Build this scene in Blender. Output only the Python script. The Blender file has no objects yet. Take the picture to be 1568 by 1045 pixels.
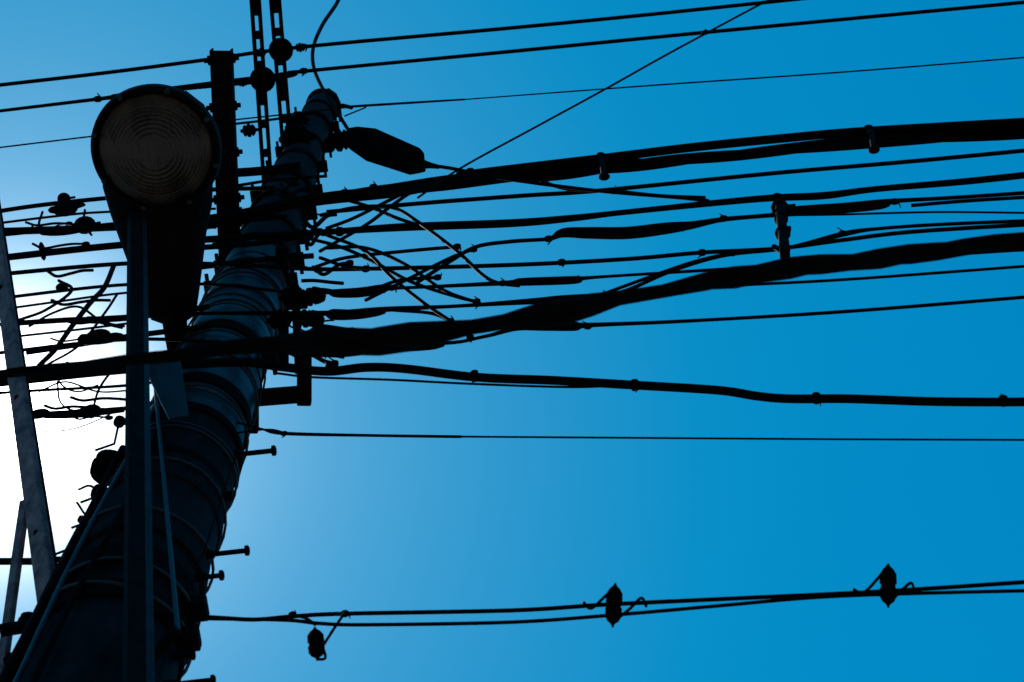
import bpy, math, random
from mathutils import Vector, Matrix
random.seed(7)
S=bpy.context.scene
F=2352.0; CX,CY=784.0,522.5
C=Vector((0,0,1.6))
Zc=Vector(((652-CX)/F,(CY+247)/F,-1)).normalized()
Xc=Vector((1,.1,-.025)); Xc=(Xc-Xc.dot(Zc)*Zc).normalized()
Yc=Zc.cross(Xc).normalized()
M=Matrix((Xc,Yc,Zc))
def ray(u,v): return M@Vector(((u-CX)/F,(CY-v)/F,-1))
def PD(u,v,d): return C+ray(u,v)*d
def PY(u,v,y):
    r=ray(u,v); return C+r*(y/r.y)
def PH(u,v,h):
    r=ray(u,v); return C+r*((h-1.6)/r.z)
def depth(p): return -(M.transposed()@(p-C)).z
def px(p,n): return n*depth(p)/F     # metric size of n pixels of the reference at p
base=PD(152,1040,3.2); PX_,PYY=base.x,base.y
def ph(v): # height of pole axis at image row v
    return PY(497-(v-150)*345/890.,v,PYY).z
HT=ph(160)
def pr(h): return .154-(h-base.z)*.0084

# ---------------- materials
def mat(name,col,rough=.5,metal=0,var=.35,scale=20,bump=.2,col2=None,spec=.05,stretch=None):
    m=bpy.data.materials.new(name); m.use_nodes=True; n=m.node_tree.nodes; l=m.node_tree.links
    b=n['Principled BSDF']; tc=n.new('ShaderNodeTexCoord'); mp=n.new('ShaderNodeMapping')
    l.new(tc.outputs['Object'],mp.inputs[0])
    if stretch: mp.inputs['Scale'].default_value=stretch
    no=n.new('ShaderNodeTexNoise'); no.inputs['Scale'].default_value=scale; no.inputs['Detail'].default_value=5; no.inputs['Roughness'].default_value=.65
    l.new(mp.outputs[0],no.inputs['Vector'])
    cr=n.new('ShaderNodeValToRGB'); l.new(no.outputs['Fac'],cr.inputs[0])
    c2=col2 or [c*(1+var*2) for c in col]; c1=[c*(1-var) for c in col]
    cr.color_ramp.elements[0].position=.35; cr.color_ramp.elements[1].position=.7
    cr.color_ramp.elements[0].color=(*c1,1); cr.color_ramp.elements[1].color=(*c2,1)
    l.new(cr.outputs[0],b.inputs['Base Color'])
    mr=n.new('ShaderNodeMapRange'); mr.inputs[3].default_value=max(.05,rough-.12); mr.inputs[4].default_value=min(1,rough+.18)
    l.new(no.outputs['Fac'],mr.inputs[0]); l.new(mr.outputs[0],b.inputs['Roughness'])
    b.inputs['Metallic'].default_value=metal; b.inputs['Specular IOR Level'].default_value=spec
    bp=n.new('ShaderNodeBump'); bp.inputs['Strength'].default_value=bump; bp.inputs['Distance'].default_value=.01
    l.new(no.outputs['Fac'],bp.inputs['Height']); l.new(bp.outputs[0],b.inputs['Normal'])
    return m
rubber=mat('black_rubber',(.003,.003,.0035),.75,spec=.01)
steel=mat('weathered_steel',(.004,.004,.0045),.75,0,spec=.01)
galv_glare=mat('galvanised_steel_glare_tint',(.11,.088,.096),.6,0,spec=.12,var=.5)  # galvanised steel, lightened and pinked: sun glare over the brace put into its colour
armM=mat('painted_steel_arm',(.006,.005,.006),.7,0,spec=.02,var=.5)
poleM=mat('weathered_pole_concrete',(.006,.0065,.008),.7,0,var=.7,scale=14,bump=.8,stretch=(1,1,.35),spec=.03)
sheath=mat('pole_plastic_sheath',(.007,.015,.022),.38,0,var=.75,scale=7,bump=.7,stretch=(1,1,.3),spec=.12)
strap=mat('plastic_strap',(.012,.021,.028),.42,0,spec=.13)
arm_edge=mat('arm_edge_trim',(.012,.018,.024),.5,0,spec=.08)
porc=mat('dark_porcelain',(.003,.003,.003),.8,spec=.0)
housing=mat('lamp_housing_paint',(.004,.0035,.004),.6,spec=.03)
lensM=mat('lamp_glass_bowl',(.0035,.003,.003),.2,0,var=.5,scale=6,bump=.9,col2=(.036,.026,.018),spec=.3,stretch=(2.4,.6,1))
asph=mat('asphalt',(.05,.05,.05),.9,scale=60); conc=mat('pavement_concrete',(.22,.21,.2),.9,scale=25); grass=mat('ground_soil',(.07,.065,.05),.95,scale=4)
paint=mat('white_road_paint',(.75,.75,.73),.7,scale=30,var=.1)

# ---------------- mesh buffer
class Buf:
    def __init__(s): s.v=[];s.f=[];s.m=[];s.mats=[]
    def mi(s,m):
        if m not in s.mats: s.mats.append(m)
        return s.mats.index(m)
    def tube(s,pts,rad,m=rubber,n=8,flat=1):
        if len(pts)<2: return
        k=s.mi(m); o=len(s.v); t=(pts[1]-pts[0]).normalized()
        a=Vector((0,0,1)) if abs(t.z)<.9 else Vector((1,0,0))
        nn=(a-a.dot(t)*t).normalized()
        for i,p in enumerate(pts):
            t=(pts[min(i+1,len(pts)-1)]-pts[max(i-1,0)])
            t=t.normalized() if t.length>1e-9 else Vector((1,0,0))
            nn=nn-nn.dot(t)*t; nn=nn.normalized() if nn.length>1e-6 else t.orthogonal().normalized()
            b=t.cross(nn); r=rad[i] if hasattr(rad,'__len__') else rad
            for j in range(n):
                q=2*math.pi*j/n; s.v.append(p+nn*math.cos(q)*r+b*math.sin(q)*r*flat)
        for i in range(len(pts)-1):
            for j in range(n):
                s.f.append((o+i*n+j,o+i*n+(j+1)%n,o+(i+1)*n+(j+1)%n,o+(i+1)*n+j)); s.m.append(k)
        s.f.append(tuple(o+j for j in reversed(range(n)))); s.m.append(k)
        s.f.append(tuple(o+(len(pts)-1)*n+j for j in range(n))); s.m.append(k)
    def lathe(s,o,axis,prof,m=porc,n=20):
        axis=axis.normalized()
        a=axis.orthogonal().normalized(); b=axis.cross(a); k=s.mi(m); st=len(s.v)
        for t,r in prof:
            for j in range(n):
                q=2*math.pi*j/n; s.v.append(o+axis*t+(a*math.cos(q)+b*math.sin(q))*max(r,1e-4))
        for i in range(len(prof)-1):
            for j in range(n):
                s.f.append((st+i*n+j,st+i*n+(j+1)%n,st+(i+1)*n+(j+1)%n,st+(i+1)*n+j)); s.m.append(k)
        s.f.append(tuple(st+j for j in reversed(range(n)))); s.m.append(k)
        s.f.append(tuple(st+(len(prof)-1)*n+j for j in range(n))); s.m.append(k)
    def prism(s,p0,p1,prof,m=steel,up=Vector((0,0,1)),scale1=1):
        d=(p1-p0).normalized(); a=(up-up.dot(d)*d)
        a=a.normalized() if a.length>1e-4 else d.orthogonal().normalized()
        b=d.cross(a); k=s.mi(m); o=len(s.v); n=len(prof)
        for p,sc in((p0,1),(p1,scale1)):
            for x,y in prof: s.v.append(p+b*x*sc+a*y*sc)
        for j in range(n): s.f.append((o+j,o+(j+1)%n,o+n+(j+1)%n,o+n+j)); s.m.append(k)
        s.f.append(tuple(o+j for j in reversed(range(n)))); s.f.append(tuple(o+n+j for j in range(n))); s.m+= [k,k]
    def box(s,p0,p1,w,h,m=steel,up=Vector((0,0,1)),scale1=1):
        c=min(w,h)*.12; w/=2;h/=2
        s.prism(p0,p1,[(-w+c,-h),(w-c,-h),(w,-h+c),(w,h-c),(w-c,h),(-w+c,h),(-w,h-c),(-w,-h+c)],m,up,scale1)
    def chan(s,p0,p1,w,h,m=steel,t=.006):
        w/=2
        s.prism(p0,p1,[(-w,0),(w,0),(w,h),(w-t,h),(w-t,t),(-w+t,t),(-w+t,h),(-w,h)],m)
    def ball(s,c,r,m=rubber,ax=Vector((1,0,0)),L=1):
        s.lathe(c,ax,[(-L*r*math.cos(a),r*math.sin(a)) for a in [math.pi*i/8 for i in range(9)]],m,12)
    def obj(s,name,parent=None):
        me=bpy.data.meshes.new(name); me.from_pydata([tuple(v) for v in s.v],[],s.f)
        for m in s.mats: me.materials.append(m)
        for p,k in zip(me.polygons,s.m): p.material_index=k
        me.update()
        import bmesh
        bm=bmesh.new(); bm.from_mesh(me); bmesh.ops.recalc_face_normals(bm,faces=bm.faces); bm.to_mesh(me); bm.free()
        me.shade_smooth()
        try: me.set_sharp_from_angle(angle=math.radians(40))
        except Exception: pass
        o=bpy.data.objects.new(name,me); S.collection.objects.link(o)
        if parent: o.parent=parent
        return o
def empty(name):
    o=bpy.data.objects.new(name,None); S.collection.objects.link(o); return o

def cr(pts,sub=8):
    P=[tuple(p) for p in pts]; out=[]
    P=[tuple(2*a-b for a,b in zip(P[0],P[1]))]+P+[tuple(2*a-b for a,b in zip(P[-1],P[-2]))]
    for i in range(1,len(P)-2):
        for k in range(sub):
            t=k/sub
            out.append(tuple(.5*(2*b+(c-a)*t+(2*a-5*b+4*c-d)*t*t+(3*b-a-3*c+d)*t**3) for a,b,c,d in zip(P[i-1],P[i],P[i+1],P[i+2])))
    out.append(P[-2]); return out
def path(pts,Y,th,sub=8,ext=True):
    """pts: (u,v[,thickness]) traced on the vertical plane y=Y that the span hangs in"""
    q=cr([(p[0],p[1],p[2] if len(p)>2 else th) for p in pts],sub)
    W=[];R=[]
    for u,v,t in q:
        w=PY(u,v,Y); W.append(w); R.append(max(t,.8)/2*depth(w)/F)
    if ext:
        if pts[0][0]<=0:
            d=(W[0]-W[3]).normalized(); d.z*=.4; W=[W[0]+d*L+Vector((0,0,.0016*L*L)) for L in(26,20,14,9,5,2)]+W; R=[R[0]]*6+R
        if pts[-1][0]>=1560:
            d=(W[-1]-W[-4]).normalized(); d.z*=.4; W=W+[W[-1]+d*L+Vector((0,0,.0016*L*L)) for L in(2,5,9,14,20,26)]; R=R+[R[-1]]*6
    return W,R
A=PYY
def wire(name,pts,Y=A-.2,th=5,ties=(),mt=rubber,tail=1):
    b=Buf(); W,R=path(pts,Y,th); b.tube(W,R,mt)
    for (u,v) in ties: addtie(b,u,v,Y,th,tail)
    return b.obj(name)
def addtie(b,u,v,Y,th,tail=1):
    p=PY(u,v,Y); s=px(p,1); h=th*.5
    b.lathe(p-Vector((s*6,0,0)),Vector((1,0,0)),[(0,h*s),(2*s,(h+1.6)*s),(6*s,(h+2.4)*s),(10*s,(h+1.6)*s),(12*s,h*s)],rubber,10)
    for k in range(tail):
        a=PY(u+random.uniform(-9,9),v+random.choice((-1,1))*(th*.5+random.uniform(3,6)),Y)
        b.tube([p,(p+a)/2+Vector((s*3,0,0)),a],[1.5*s,1.3*s,.9*s],rubber,6)
def bundle(name,pts,Y,th,n=3,pitch=.5,ties=()):
    W,R=path(pts,Y,th,16); b=Buf(); L=[0]
    for i in range(1,len(W)): L.append(L[-1]+(W[i]-W[i-1]).length)
    step=.05; tot=L[-1]; k=0; Q=[];RR=[]; x=0
    while x<tot:
        while L[k+1]<x: k+=1
        t=(x-L[k])/(L[k+1]-L[k]); Q.append(W[k].lerp(W[k+1],t)); RR.append(R[k]*(1-t)+R[k+1]*t); x+=step
    for j in range(n):
        pts2=[]
        for i,(p,r) in enumerate(zip(Q,RR)):
            a=2*math.pi*(j/n+i*step/pitch)+.6*math.sin(i*.11)
            pts2.append(p+Vector((0,math.cos(a),math.sin(a)))*r*.5)
        b.tube(pts2,[r*.6 for r in RR],rubber,8)
    for (u,v) in ties: addtie(b,u,v,Y,th*.9)
    return b.obj(name)

# ---------------- utility pole
pole=empty('utility_pole')
b=Buf()
N=40; prof=[]
for i in range(N+1):
    h=HT*i/N; prof.append((h,pr(h)))
prof+=[(HT+.012,pr(HT)*.95),(HT+.04,pr(HT)*.7),(HT+.05,.01)]
b.lathe(Vector((PX_,A,0)),Vector((0,0,1)),prof,poleM,48); b.obj('shaft',pole)
b=Buf()
def ring(v,hh=.05,ex=.012,m=steel,lug=True):
    h=ph(v); r=pr(h)+ex
    b.lathe(Vector((PX_,A,h)),Vector((0,0,1)),[(-hh/2,r-ex*.8),(-hh/2,r),(hh/2,r),(hh/2,r-ex*.8)],m,40)
    if lug:
        for sx in(-1,1):
            p=Vector((PX_+sx*r*.98,A-.01,h)); b.box(p,p+Vector((sx*.045,0,0)),.06,.03,m)
            b.tube([p+Vector((sx*.03,-.06,0)),p+Vector((sx*.03,.06,0))],.008,m,8)
for v in(178,200,232,262,300,335,372,408,440,560,650,700,770,945,1000): ring(v,random.choice((.04,.05,.07)),random.choice((.01,.014,.018)),lug=(v<600))
b.obj('clamp_bands',pole)
b=Buf()
vs=[900,812,748,701,648,604,553,519,497,466,448,420]
for i in range(len(vs)-1):
    h0=ph(vs[i]);h1=ph(vs[i+1])+.04; r0=pr(h0)+.011;r1=pr(h1)+.005; hd=h1-h0
    b.lathe(Vector((PX_,A,h0)),Vector((random.uniform(-.02,.02),random.uniform(-.02,.02),1)),[(0,r0-.01),(.004,r0),(.02,r0+.003),(hd*.5,(r0+r1)/2-.003),(hd,r1)],sheath if vs[i]<720 else poleM,40)
b.obj('plastic_sheath',pole)
b=Buf()
for v in(455,465,480,500,508,530,575,600,620,668,680,720,735,800,860,960,980):
    h=ph(v); r=pr(h)+.017; tl=random.uniform(-.07,.07)
    b.tube([Vector((PX_+r*math.cos(a),A+r*math.sin(a),h+tl*math.cos(a+1))) for a in[2*math.pi*i/32 for i in range(33)]],.004,strap if v%3 else sheath,6)
b.obj('binding_wires',pole)
b=Buf()
for (u,v,v0) in((422,690,692),(355,760,761),(381,843,848),(342,881,886),(299,957,958),(298,1003,1003),(329,1041,1041)):
    e=PY(u,v,A-.02); p=Vector((PX_,A-.02,e.z-.005)); s=px(e,1)
    b.tube([p,e],4*s,steel,10); b.lathe(e-Vector((7*s,0,0)),Vector((1,0,0)),[(0,4*s),(1*s,8*s),(6*s,8.5*s),(8*s,6*s)],steel,6)
    b.lathe(Vector((PX_+pr(e.z)*.9,A-.02,e.z)),Vector((1,0,0)),[(0,7*s),(.035,7*s),(.04,5*s)],steel,12)
b.obj('step_bolts',pole)
b=Buf()
for v in(958,1004): 
    h=ph(v); p=Vector((PX_+pr(h)*.9,A-.02,h)); b.box(p,p+Vector((.06,0,0)),.05,.035,steel)
b.obj('bolt_plates',pole)
b=Buf()
for k,(ang,rr,tv) in enumerate(((190,.016,775),(180,.014,800),(172,.016,790),(163,.014,830),(200,.012,760),(210,.009,700),(240,.006,600),(262,.007,640),(222,.010,660),(155,.016,810))):
    hs=[2.0+.22*i for i in range(int((ph(tv)-2.0)/.22))]
    pp=[]
    for i,h in enumerate(hs):
        r=pr(h)+.012+rr; a=math.radians(ang+4*math.sin(i*.9+k*2)); pp.append((PX_+r*math.cos(a),A+r*math.sin(a),h))
    b.tube([Vector(q) for q in cr(pp,4)],rr,rubber if k%3 else sheath,10)
b.obj('riser_cables',pole)

def crossarm(u0,v0,u1,v1,h,w,hh,holes=0):
    b=Buf(); p0=PH(u0,v0,h);p1=PH(u1,v1,h); b.chan(p0,p1,w,hh,steel)
    return b,p0,p1
def dbl(u0,v0,u1,v1,h,gap):
    b=Buf(); p0=PH(u0,v0,h);p1=PH(u1,v1,h); sx=Vector((gap/2,0,0))
    for q in(-1,1): b.box(p0+sx*q,p1+sx*q,.019,.06,steel)
    for i in range(10):
        p=p0.lerp(p1,(i+.5)/10.); b.box(p-sx,p+sx,.05 if i%3 else .13,.02,steel)
    b.obj('crossarm')
dbl(380,-160,411,300,HT-.75,.045); dbl(408,-160,445,290,HT-.7,.05)
b,p0,p1=crossarm(337,78,352,430,ph(395),.085,.08)
for i in range(5):
    p=p0.lerp(p1,.04+i*.2); b.tube([p-Vector((.07,0,-.03)),p+Vector((.07,0,.03))],.01,steel,8); b.lathe(p-Vector((.055,0,-.03)),Vector((1,0,0)),[(0,.02),(.11,.02)],steel,6)
b.obj('crossarm')
b=Buf(); h=ph(590)
b.box(PH(360,612,h),PH(474,603,h),.05,.04); b.box(PH(466,540,h),PH(466,618,h),.045,.05)
b.box(PH(385,612,h),PH(385,660,h),.045,.05); b.obj('service_bracket')
b=Buf(); h=ph(440)
b.box(PH(432,380,h),PH(432,560,h),.05,.05); b.box(PH(452,440,h),PH(458,570,h),.03,.05); b.box(PH(380,470,h),PH(470,462,h),.05,.04); b.obj('cable_bracket')

def insul(name,c,ax,s,m=porc):
    b=Buf(); ax=ax.normalized()
    b.lathe(c-ax*s*1.4,ax,[(0,.15*s),(.15*s,.3*s),(.35*s,.3*s),(.5*s,.75*s),(.8*s,.95*s),(.95*s,.7*s),(1.1*s,1*s),(1.5*s,1.05*s),(1.7*s,.7*s),(1.85*s,.95*s),(2.15*s,.75*s),(2.4*s,.3*s),(2.8*s,.2*s)],m)
    return b.obj(name)
YT1=PH(430,77,HT-.65).y; YT2=PH(402,122,HT-.65).y
for (u,v,Y,s) in((430,77,YT1,18),(402,122,YT2,19)):
    p=PY(u,v,Y); insul('line_insulator',p,Vector((0,.15,1)),px(p,s))
    for du in(-1,1):
        q=PY(u+du*30,v-du*4,Y); insul('strain_insulator',q,Vector((1,0,0)),px(q,7))
X1=Vector((1,0,0))
for (u,v,s,ax) in((475,455,14,X1),(468,488,14,X1),(450,455,17,X1),(520,215,17,X1),(498,522,16,X1),(430,490,16,X1),(382,200,10,X1),(455,212,20,X1),(455,185,13,X1)):
    p=PY(u,v,A-.12); insul('spool_insulator',p,ax,px(p,s))
b=Buf(); p=Vector((PX_,A,HT-.03)); b.lathe(p,Vector((0,0,1)),[(-.06,pr(HT)+.004),(-.05,pr(HT)+.014),(.03,pr(HT)+.014),(.05,pr(HT)*.6)],steel,32)
b.tube([PY(u,v,A-.05) for u,v in((490,150),(493,140),(503,137),(514,145),(520,158))],.009,steel,8)
b.tube([PY(u,v,A-.05) for u,v in((505,165),(525,162),(538,165))],.014,steel,8); b.obj('pole_cap',pole)

def cutout():
    b=Buf(); Y=A-.25; p0=PY(542,212,Y);p1=PY(634,247,Y); s=px(p0,1)
    d=p1-p0
    b.box(p0,p0+d*.3,20*s,34*s,porc,Vector((0,-1,0)),1.35); b.box(p0+d*.3,p1,27*s,46*s,porc,Vector((0,-1,0)),.8)
    b.box(p1,p1+d*.07,24*s,36*s,porc,Vector((0,-1,0)),.8)
    b.lathe(PY(638,250,Y),PY(690,259,Y)-PY(638,250,Y),[(0,9*s),(10*s,7*s),(30*s,4.5*s),(50*s,3*s)],rubber,12)
    for f_ in(.1,.35,.8): 
        q=p0+d*f_; b.tube([q+Vector((0,-.01,.07)),q+Vector((0,-.01,-.07))],.008,steel,6)
    b.obj('fuse_cutout')
cutout()
wire('jumper_wire',[(525,-25),(517,3),(494,38),(480,72),(480,102),(492,132),(512,165),(540,210)],A-.25,6)
wire('jumper_wire',[(640,251),(690,258),(740,268),(800,278),(920,293),(1040,303),(1085,308)],A-.25,6)

# ---------------- overhead wires
OW='overhead_wire'
wire(OW,[(-40,135),(160,112),(322,91),(465,72),(784,43),(1000,22),(1240,-3),(1610,-40)],YT1,6,[(465,72)])
wire(OW,[(-40,175,5),(150,152,6),(180,148,9),(270,136,9),(370,125,12),(402,122,12),(450,113,10),(470,109,6),(784,79),(1100,48),(1610,0)],YT2,6,[(465,109),(150,152)])
wire('guy_wire',[(-40,231),(150,208),(330,187),(470,172),(530,165),(545,163,4),(705,153,3),(720,152,2),(1000,131),(1300,110),(1610,85)],A-.1,2.5)
wire('guy_wire',[(560,165),(540,173),(528,178)],A-.1,2.5)
wire('service_drop_wire',[(640,303),(705,258),(820,195),(930,135),(1010,90),(1080,52),(1168,5),(1240,-30)],A-.35,3.5,[(1080,50)])
bundle('bundled_cable',[(-40,362,8),(180,345,10),(340,333,16),(500,304,19),(620,290,22),(740,272,24),(830,266,24),(925,257,22),(1060,244,18),(1200,230,18),(1333,216,22),(1450,209,22),(1610,198,24)],A-.22,22,3,1.4)
wire('messenger_cable',[(700,270),(760,262),(920,243),(1060,226),(1200,212),(1330,201),(1610,185)],A-.26,14,[(920,242),(1330,200)])
def hclamp(u,v,hh,Y):
    b=Buf(); p=PY(u,v-hh,Y);q=PY(u+6,v+hh,Y); s=px(p,1); d=(q-p)
    b.box(p+d*.15,q-d*.15,8*s,8*s,steel)
    for t in(.1,.9): b.lathe(p+d*t-X1*8*s,X1,[(0,2*s),(3*s,5*s),(8*s,6*s),(13*s,5*s),(16*s,2*s)],steel,8)
    b.obj('cable_clamp')
hclamp(920,256,19,A-.28); hclamp(1333,215,19,A-.28)
wire(OW,[(500,325),(640,312),(800,300),(920,292),(1180,266),(1400,247),(1610,227)],A-.15,7)
wire(OW,[(488,300),(530,295),(575,288),(650,279),(735,268)],A-.3,7,[(528,295),(572,287)])
wire('lashed_cable',[(-40,400),(180,376),(350,365),(510,355,10),(620,348,13),(784,342,13),(880,334,11),(960,325,9),(1160,305,11),(1260,300,12),(1340,290,10),(1480,278),(1610,264)],A-.2,11,[(520,355),(1190,303)])
wire(OW,[(640,432),(690,400),(730,378),(784,370),(840,366,7),(862,357,15),(900,357,19),(960,357,20),(1020,350,19),(1060,345,13),(1110,336,8),(1190,329,8),(1215,324,16),(1290,319,17),(1350,313,16),(1372,308,8),(1460,303),(1610,293)],A-.2,6.5,[(840,366),(1040,347),(1370,309),(1108,335)])
wire(OW,[(1205,330),(1280,329),(1350,327),(1450,325),(1610,327)],A-.2,3.5)
wire(OW,[(1395,315),(1480,308),(1610,300)],A-.17,6)
wire(OW,[(-40,424),(190,404),(340,405),(470,412),(560,412),(784,406),(960,397),(1075,387),(1190,381),(1290,368),(1400,355),(1610,342)],A-.2,7,[(560,412),(860,402),(1075,387)])
wire(OW,[(-40,462),(180,437),(330,436),(440,447),(540,446,10),(590,440,10),(620,441),(770,434,8),(800,432,13),(880,429,13),(910,425),(1100,413),(1300,400),(1610,380)],A-.2,5.5,[(770,434),(885,429),(600,441)])
wire(OW,[(-40,500),(190,485),(330,480),(500,480,9),(590,474,9),(700,469),(810,462,10),(860,459,14),(925,454,12),(960,445,7),(1030,415,6),(1110,391,7),(1200,381),(1290,359,9),(1340,351),(1440,344),(1610,337)],A-.2,6,[(730,465),(1290,358),(925,452)])
bundle('bundled_cable',[(-40,577,14),(200,552,18),(400,528,26),(480,524,36),(560,522,44),(640,516,44),(680,508,32),(720,500,24),(784,492,25),(830,484,40),(890,470,38),(960,456,22),(1050,438,24),(1110,428,34),(1160,418,30),(1230,409,34),(1290,402,26),(1370,394,32),(1480,378,26),(1610,366,32)],.72,24,3,.45)
wire(OW,[(-40,545),(200,520),(400,528),(660,527),(740,516),(790,503,9),(830,500,15),(880,500,15),(905,498,8),(1050,492),(1300,477),(1610,452)],A-.2,6,[(900,500),(720,517)])
wire(OW,[(960,452),(1100,439),(1300,428),(1610,405)],A-.14,5)
wire('telephone_cable',[(-40,590),(200,565),(360,555),(430,562),(500,569),(560,563),(620,565),(730,578),(850,583),(970,590),(1100,598),(1160,607),(1210,611),(1300,611),(1420,615),(1535,616),(1610,615)],A-.2,15,[(505,566),(727,576),(972,590),(1250,610),(1536,614)])
wire(OW,[(425,572),(480,578),(600,582),(720,588),(870,593),(960,590)],A-.17,4)
wire('service_drop_wire',[(355,645),(400,657),(435,664,6),(560,667,5),(700,669,5),(715,669,3.5),(1000,671),(1300,673),(1610,674)],A-.05,3.5,[(435,664)])
wire('service_drop_wire',[(355,664),(410,658),(437,663)],A-.05,3)
YB=A-.1
wire('telephone_drop_wire',[(235,941),(330,946),(390,949),(450,944),(530,940),(784,935),(930,926),(1140,916),(1350,906),(1610,889)],YB,7,[(448,942),(528,940)])
wire('telephone_drop_wire',[(235,947),(340,948),(440,950),(490,955),(560,957),(784,953),(940,942),(1100,928),(1250,915),(1400,909),(1610,904)],YB,6)
J=[[(490,330),(545,318),(600,318),(640,340),(700,385),(740,422),(765,434),(795,438)],[(500,360),(560,385),(600,425),(650,465),(690,492)],[(500,380),(560,380),(620,405),(680,445),(735,465)],
[(470,365),(520,378),(570,400),(630,432),(700,455),(730,462)],[(505,300),(560,315),(610,335),(650,348)],[(490,385),(560,345),(600,315),(640,290),(720,262)],
[(500,350),(540,335),(590,310),(660,275)],[(560,460),(620,430),(690,395),(725,382)],[(925,450),(985,428),(1050,405),(1100,392),(1125,390)],[(480,410),(530,395),(620,385),(700,378)],
[(490,395),(530,408),(580,412)],[(830,278),(870,290),(940,293)],[(945,293),(1010,300),(1080,303)],[(505,450),(560,447),(610,430),(670,425)],[(600,475),(660,480),(690,492)]]
for i,p in enumerate(J): wire('jumper_wire',p,A-.25+.02*(i%5),5.8,[p[-1][:2]] if i%2 else [])
for (u0,v0,u1,v1,t) in((505,450,590,447,13),(500,482,590,478,18),(480,452,492,452,28),(478,488,490,488,28),(520,510,545,508,18),(540,528,680,528,22),(470,540,560,540,14),(480,505,600,512,18),(60,355,140,350,14),(75,322,130,314,12),(120,520,190,516,18),(60,636,190,630,12),(130,490,180,488,12)):
    wire('insulating_sleeve',[(u0,v0,t*.4),(u0+(u1-u0)*.12,v0,t),(u0*.5+u1*.5,(v0+v1)/2+2,t*.9),(u0+(u1-u0)*.85,v1,t*.8),(u1,v1,t*.3)],A-.24,t)
L=[([(-40,330),(50,316),(150,305),(300,292),(420,288)],7),([(-40,347),(80,332),(160,325),(330,320)],4),([(-40,356),(90,352),(180,348),(330,345)],12),([(-40,480),(90,462),(180,450),(300,440)],4),
([(30,495),(110,490),(190,488),(320,470)],9),([(30,515),(120,505),(200,495)],4),([(40,540),(120,528),(200,515),(320,500)],9),([(-40,605),(60,598),(200,590),(300,575)],5),([(-40,570),(120,575),(200,560)],5),
([(50,634),(130,630),(200,625)],7),([(60,662),(120,655),(200,620)],2),([(360,190),(420,183),(470,175)],4),([(360,265),(400,262),(460,255)],14),([(360,285),(420,276),(500,270)],5),([(310,350),(360,340),(440,332)],7),([(300,380),(400,372),(480,360)],9),([(300,410),(400,398),(480,392)],9)]
for p,t in L: wire(OW,p,A-.18,t)
random.seed(33)
for i in range(12):
    u=random.uniform(35,110); v=random.uniform(310,640); w=random.uniform(55,95); s=random.uniform(-12,12)
    if v<430: s*=.4
    wire('jumper_wire',[(u,v),(u+w*.2,v+s*.5+7),(u+w*.5,v+s*.3+3),(u+w*.75,v-s*.5),(u+w,v-s)],A-.2+random.uniform(-.05,.08),random.choice((2.5,3,4,5)),[(u+w,v-s)] if i%2 else [],tail=0)
for q,t in(([(80,560),(95,590),(120,600),(150,590)],3),([(140,640),(150,600),(170,570),(190,555)],4),([(88,585),(92,615),(110,628),(135,625)],3),([(45,500),(80,480),(120,470),(155,492),(190,500)],4),([(60,600),(100,585),(150,600),(200,598)],3),([(65,325),(60,345),(75,352)],4),([(130,322),(128,345),(140,360)],4),([(70,560),(120,530),(160,480),(180,450)],4)):
    wire('jumper_wire',q,A-.2,t)
for i in range(20):
    u=random.uniform(420,490); v=random.uniform(270,550); w=random.uniform(25,65); s=random.uniform(-12,12)
    wire('jumper_wire',[(u,v),(u+w*.3,v+s*.8+4),(u+w*.7,v-s*.4),(u+w,v-s*.7)],A-.2+random.uniform(-.05,.05),random.choice((3,5,6,7)),[(u+w,v-s*.7)] if i%2 else [])
wire('jumper_wire',[(60,560),(85,535),(110,500),(140,462),(160,440),(175,405)],A-.25,8); wire('jumper_wire',[(30,490),(70,475),(110,445),(90,430)],A-.25,5)
wire('jumper_wire',[(365,690),(350,730),(330,790),(310,850),(295,870)],A-.22,3); 
for (u,v,r,L_) in((98,305,10,1),(130,345,14,1.2),(65,385,5,5),(100,320,12,1.6),(140,630,11,1.4),(60,634,8,2),(95,440,7,1.4),(150,515,11,1.8)):
    b=Buf(); p=PY(u,v,A-.22); s=px(p,1)
    b.ball(p,r*s,rubber,Vector((.9,0,.3)) if r!=5 else Vector((0,1,0)),L_ if r!=5 else 3); b.tube([p,p+Vector((r*1.6*s,0,r*.6*s))],2*s,rubber,6); b.obj('wire_connector')

b=Buf(); Y=A-.24; p=PY(1194,318,Y);q=PY(1202,388,Y); s=px(p,1)
b.box(p,q,18*s,14*s,steel)
for f,(r) in((.03,14),(.3,11),(.62,12),(.93,9)):
    c=p.lerp(q,f); b.lathe(c-(q-p)*.04,(q-p),[(0,r*.6*s),(4*s,r*s),(10*s,r*.9*s),(14*s,r*.6*s)],steel,9)
b.tube([p,PY(1218,316,Y)],4*s,steel); b.tube([q,PY(1185,378,Y)],4*s,steel); b.tube([p.lerp(q,.5),PY(1211,350,Y)],4*s,steel); b.obj('cable_spacer')

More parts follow.
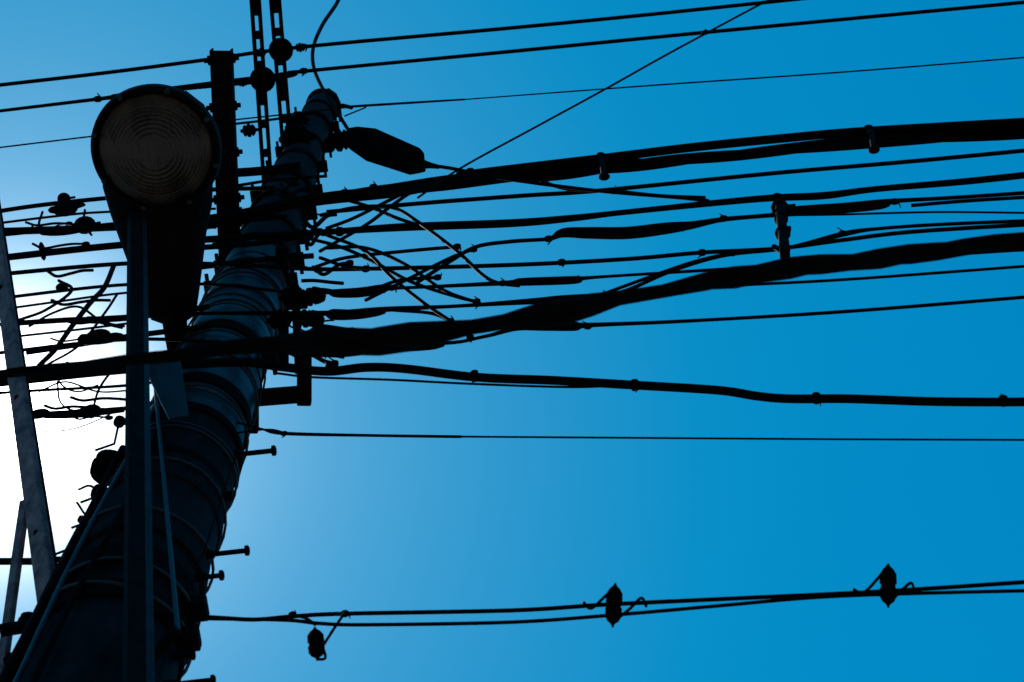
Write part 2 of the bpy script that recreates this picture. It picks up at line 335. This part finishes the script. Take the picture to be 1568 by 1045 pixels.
def spindle(u,v,tl,hooks,half=32,w=13):
    b=Buf(); c=PY(u,v,YB-.02); s=px(c,1)
    a=PD(u+tl,v-half,depth(c)); e=PD(u-tl,v+half,depth(c)); d=(a-e); Lh=d.length
    b.lathe(e,d,[(0,1.5*s),(Lh*.06,4*s),(Lh*.12,w*.7*s),(Lh*.22,w*.95*s),(Lh*.42,w*s),(Lh*.46,w*.85*s),(Lh*.52,w*.85*s),(Lh*.56,w*s),(Lh*.78,w*.95*s),(Lh*.9,w*.6*s),(Lh*.95,4*s),(Lh,2*s)],porc,18)
    b.tube([e-d*.03,a+d*.03],2*s,steel,6)
    for hp in hooks: b.tube([Vector(q_) for q_ in cr([tuple(PD(x,y,depth(c))) for x,y in hp],5)],2.4*s,steel,6)
    b.obj('drop_wire_insulator')
spindle(940,927,2,[[(944,897),(925,915),(905,932),(893,922)],[(940,952),(965,932),(982,916),(990,930)]])
spindle(1360,897,0,[[(1360,866),(1345,885),(1322,908),(1306,902)],[(1360,925),(1380,905),(1395,893),(1400,905)]])
spindle(484,986,-2,[[(484,958),(470,948),(448,941)],[(494,990),(512,962),(528,938)],[(494,990),(498,1008),(484,1010)]],24,13)

# ---------------- street lamp
lamp=empty('street_lamp')
HL=ph(545)-.05; c=PH(240,228,HL); s=px(c,1); R_=99*s
b=Buf(); dn=Vector((0,0,-1))
b.lathe(c,dn,[(-.03,R_*.93),(-.02,R_*.99),(0,R_),(.024,R_*.985),(.03,R_*.94),(.022,R_*.9),(.008,R_*.88)],housing,72); b.obj('rim',lamp)
b=Buf(); pf=[(.012,R_*.89)]
for i in range(60):
    t=i/59; r=R_*.88*math.cos(t*math.pi/2); z=.014+.045*math.sin(t*math.pi/2)
    pf.append((z+(.0009*math.sin(i*1.9) if .3<t<.8 else 0),r))
b.lathe(c,dn,pf,lensM,72); b.obj('glass_bowl',lamp)
b=Buf()
def sec(u,v,hw,ht,zo): 
    p=PH(u,v,HL); return p+Vector((0,0,zo)),hw*s,ht
secs=[sec(238,140,6,.008,.02),sec(239,146,45,.02,.025),sec(238,170,72,.04,.035),sec(237,226,88,.06,.05),sec(238,285,86,.065,.05),sec(243,325,80,.07,.05),sec(246,370,68,.07,.055),sec(252,420,56,.06,.055),sec(258,460,45,.05,.05),sec(262,492,36,.045,.05),sec(264,500,20,.03,.05),sec(268,540,17,.03,.05),sec(285,570,17,.03,.05)]
n=28;k=b.mi(housing)
for p,hw,ht in secs:
    for j in range(n):
        q=2*math.pi*j/n; b.v.append(p+Vector((hw*math.cos(q),0,ht*math.sin(q))))
for i in range(len(secs)-1):
    for j in range(n): b.f.append((i*n+j,i*n+(j+1)%n,(i+1)*n+(j+1)%n,(i+1)*n+j)); b.m.append(k)
b.f.append(tuple(range(n))); b.f.append(tuple((len(secs)-1)*n+j for j in range(n))); b.m+=[k,k]
b.obj('housing',lamp)
b=Buf()
for a in range(0,360,45):
    p=c+Vector((math.cos(math.radians(a+20))*R_*.94,math.sin(math.radians(a+20))*R_*.94,-.026)); b.lathe(p,dn,[(0,.009),(.01,.009),(.012,.005)],strap,6)
p=PH(245,328,HL-.03); b.box(p-Vector((.13,0,0)),p+Vector((.13,0,0)),.03,.02,housing)
b.obj('rim_screws',lamp)
b=Buf()
p1=PH(207,326,HL+.01); p0=PY(206,1090,A-.24)
b.box(p0,p1,.026,.036,armM,scale1=1.2)
b.box(p0+Vector((.016,0,0)),p1+Vector((.018,0,0)),.004,.040,arm_edge)
b.box(p0+Vector((0,0,-.02)),Vector((PX_,A,p0.z-.02)),.05,.04,steel)
b.obj('mounting_arm',lamp)
b=Buf(); q0=PY(272,965,A-.22); q1=PH(236,575,HL-.55); b.tube([q0,q1],.005,strap,8); b.box(q0,Vector((PX_,A,q0.z)),.02,.02,steel)
b.box(PH(262,520,HL+.04),Vector((PX_,A-.05,HL+.06)),.06,.05,steel); b.box(PH(205,560,HL-.4),PH(300,600,HL-.35),.04,.03,steel)
b.obj('arm_stay',lamp)
b=Buf(); b.box(PY(248,556,A-.3),PY(274,640,A-.25),.10,.012,sheath,Vector((0,-1,0)),.5); b.obj('arm_plate',lamp)

b=Buf(); p0=PH(80,960,base.z+.25);p1=PH(-22,250,HL+.2); s0=px(p0,1)
b.box(p0,p1,38*s0,.022,galv_glare,Vector((0,0,1)),.8); dx=Vector((17*s0,0,-.014)); b.box(p0+dx,p1+Vector((17*s0*.8,0,-.014)),.007,.03,steel)
for f_ in(.15,.4,.65): 
    q=p0.lerp(p1,f_)+Vector((0,0,-.012)); b.lathe(q,Vector((0,0,-1)),[(0,.009),(.008,.009),(.01,.005)],steel,6)
b.box(PH(38,770,base.z+.7),PH(-2,1060,base.z+.1),15*s0,.02,galv_glare)
b.box(PH(0,966,base.z+.2),Vector((PX_,A,base.z+.3)),.02,.03,steel); b.box(PH(75,857,base.z+.5),PH(125,857,base.z+.5),.012,.012,steel)
b.box(PH(-20,860,base.z+.5),PH(60,860,base.z+.5),.014,.014,steel); b.obj('steel_brace')
for (u,v,r,hn) in((163,722,26,3),(151,758,13,2),(124,797,6,1),(182,648,9,2),(40,955,14,2),(15,1020,16,2)):
    p=PY(u,v,A+.05); b=Buf(); s=px(p,1)
    b.lathe(p-Vector((0,0,r*s)),Vector((.2,-.3,1)),[(0,r*.5*s),(.3*r*s,r*.9*s),(.9*r*s,r*s),(1.3*r*s,r*.8*s),(1.5*r*s,r*.95*s),(2*r*s,r*.5*s)],porc,20)
    b.tube([p,p+Vector((.14,.0,-.06))],3*s,steel); b.tube([p,p+Vector((.0,.03,-.1)),p+Vector((-.05,.03,-.14))],2*s,steel,6)
    b.obj('cable_fitting')
for q in([(120,750),(140,745),(165,770),(150,800)],[(118,770),(135,790),(160,775)],[(122,797),(150,800),(180,790)],[(165,780),(140,830),(120,870),(90,910)],[(175,790),(150,850),(115,900),(75,960)],[(190,770),(165,850),(130,910),(95,980)],[(200,700),(165,800),(135,860),(80,960)]):
    wire('loose_cable',q,A+.04,13 if q[0][0]>160 else 4)

# ---------------- ground, road
def sheet(name,x0,x1,y0,y1,z,m):
    me=bpy.data.meshes.new(name); me.from_pydata([(x0,y0,z),(x1,y0,z),(x1,y1,z),(x0,y1,z)],[],[(0,1,2,3)]); me.materials.append(m)
    o=bpy.data.objects.new(name,me); S.collection.objects.link(o)
sheet('ground',-600,600,-600,600,0,grass); sheet('road',-300,300,-5.5,1.0,.004,asph)
sheet('road_marking',-300,300,.6,.72,.008,paint); sheet('road_marking',-300,300,-5.2,-5.08,.008,paint)
b=Buf(); b.box(Vector((-300,1.1,.07)),Vector((300,1.1,.07)),.18,.14,conc); b.obj('kerb')
sheet('pavement',-300,300,1.19,3.2,.012,conc)

# ---------------- camera
cam=bpy.data.cameras.new('camera'); co=bpy.data.objects.new('camera',cam); S.collection.objects.link(co)
co.matrix_world=Matrix.Translation(C)@M.to_4x4()
cam.sensor_width=36; cam.lens=F/1568*36; cam.clip_end=2000; cam.clip_start=.05
cam.dof.use_dof=True; cam.dof.focus_distance=6; cam.dof.aperture_fstop=11
S.camera=co

# ---------------- light
sd=ray(-5,650).normalized(); el=math.asin(sd.z); rot=math.atan2(sd.x,sd.y)
sl=bpy.data.lights.new('sun','SUN'); sl.energy=5; sl.angle=math.radians(.5); sl.color=(1,.95,.88)
so=bpy.data.objects.new('sun',sl); S.collection.objects.link(so); so.rotation_euler=sd.to_track_quat('Z','Y').to_euler()
w=bpy.data.worlds.new('World'); S.world=w; w.use_nodes=True; n=w.node_tree.nodes; l=w.node_tree.links
bg=n['Background']; bg.inputs[1].default_value=.1
sky=n.new('ShaderNodeTexSky'); sky.sky_type='NISHITA'; sky.sun_disc=False; sky.sun_elevation=el; sky.sun_rotation=rot%(2*math.pi); sky.dust_density=.6; sky.ozone_density=2.5
hs=n.new('ShaderNodeHueSaturation'); hs.inputs['Saturation'].default_value=1.35; l.new(sky.outputs[0],hs.inputs['Color'])
tint=n.new('ShaderNodeMix'); tint.data_type='RGBA'; tint.blend_type='MULTIPLY'; tint.inputs[0].default_value=1; tint.inputs[7].default_value=(.35,1.25,1.15,1)
l.new(hs.outputs[0],tint.inputs[6])
gm=n.new('ShaderNodeGamma'); gm.inputs[1].default_value=.30; l.new(tint.outputs[2],gm.inputs[0])
ma=n.new('ShaderNodeVectorMath'); ma.operation='MULTIPLY_ADD'; ma.inputs[1].default_value=(.95,2.2,3.6); ma.inputs[2].default_value=(-.72,-.2,0); l.new(gm.outputs[0],ma.inputs[0])
mx=n.new('ShaderNodeVectorMath'); mx.operation='MAXIMUM'; mx.inputs[1].default_value=(0,0,0); l.new(ma.outputs[0],mx.inputs[0])
# aureole round the sun (hazy forward scattering)
tc=n.new('ShaderNodeTexCoord'); dt=n.new('ShaderNodeVectorMath'); dt.operation='DOT_PRODUCT'; dt.inputs[1].default_value=sd
l.new(tc.outputs['Generated'],dt.inputs[0])
def mth(op,a,bv):
    x=n.new('ShaderNodeMath'); x.operation=op
    for i,q in enumerate((a,bv)):
        if q is None: continue
        if isinstance(q,(int,float)): x.inputs[i].default_value=q
        else: l.new(q,x.inputs[i])
    return x.outputs[0]
cl=n.new('ShaderNodeClamp'); l.new(dt.outputs['Value'],cl.inputs[0]); cl.inputs[1].default_value=-1; cl.inputs[2].default_value=.9999999
ang=mth('ARCCOSINE',cl.outputs[0],None)
def lobe(width,amp,col,pw=1):
    a=mth('POWER',mth('DIVIDE',ang,math.radians(width)),pw); e=mth('MULTIPLY',mth('EXPONENT',mth('MULTIPLY',a,-1.0),None),amp)
    m=n.new('ShaderNodeMix'); m.data_type='RGBA'; m.blend_type='MULTIPLY'; m.inputs[0].default_value=1; m.inputs[6].default_value=(*col,1); l.new(e,m.inputs[7]); return m.outputs[2]
def add(a,bb):
    m=n.new('ShaderNodeMix'); m.data_type='RGBA'; m.blend_type='ADD'; m.inputs[0].default_value=1; l.new(a,m.inputs[6]); l.new(bb,m.inputs[7]); return m.outputs[2]
o1=add(mx.outputs[0],lobe(4.8,6,(1,.82,.75),1)); o2=add(o1,lobe(2.6,70,(1,.95,.9),1.6))
o2=add(o2,lobe(2.4,14,(1,.95,.92),1))
l.new(o2,bg.inputs[0])
S.view_settings.view_transform='Standard'; S.view_settings.look='None'; S.view_settings.exposure=0
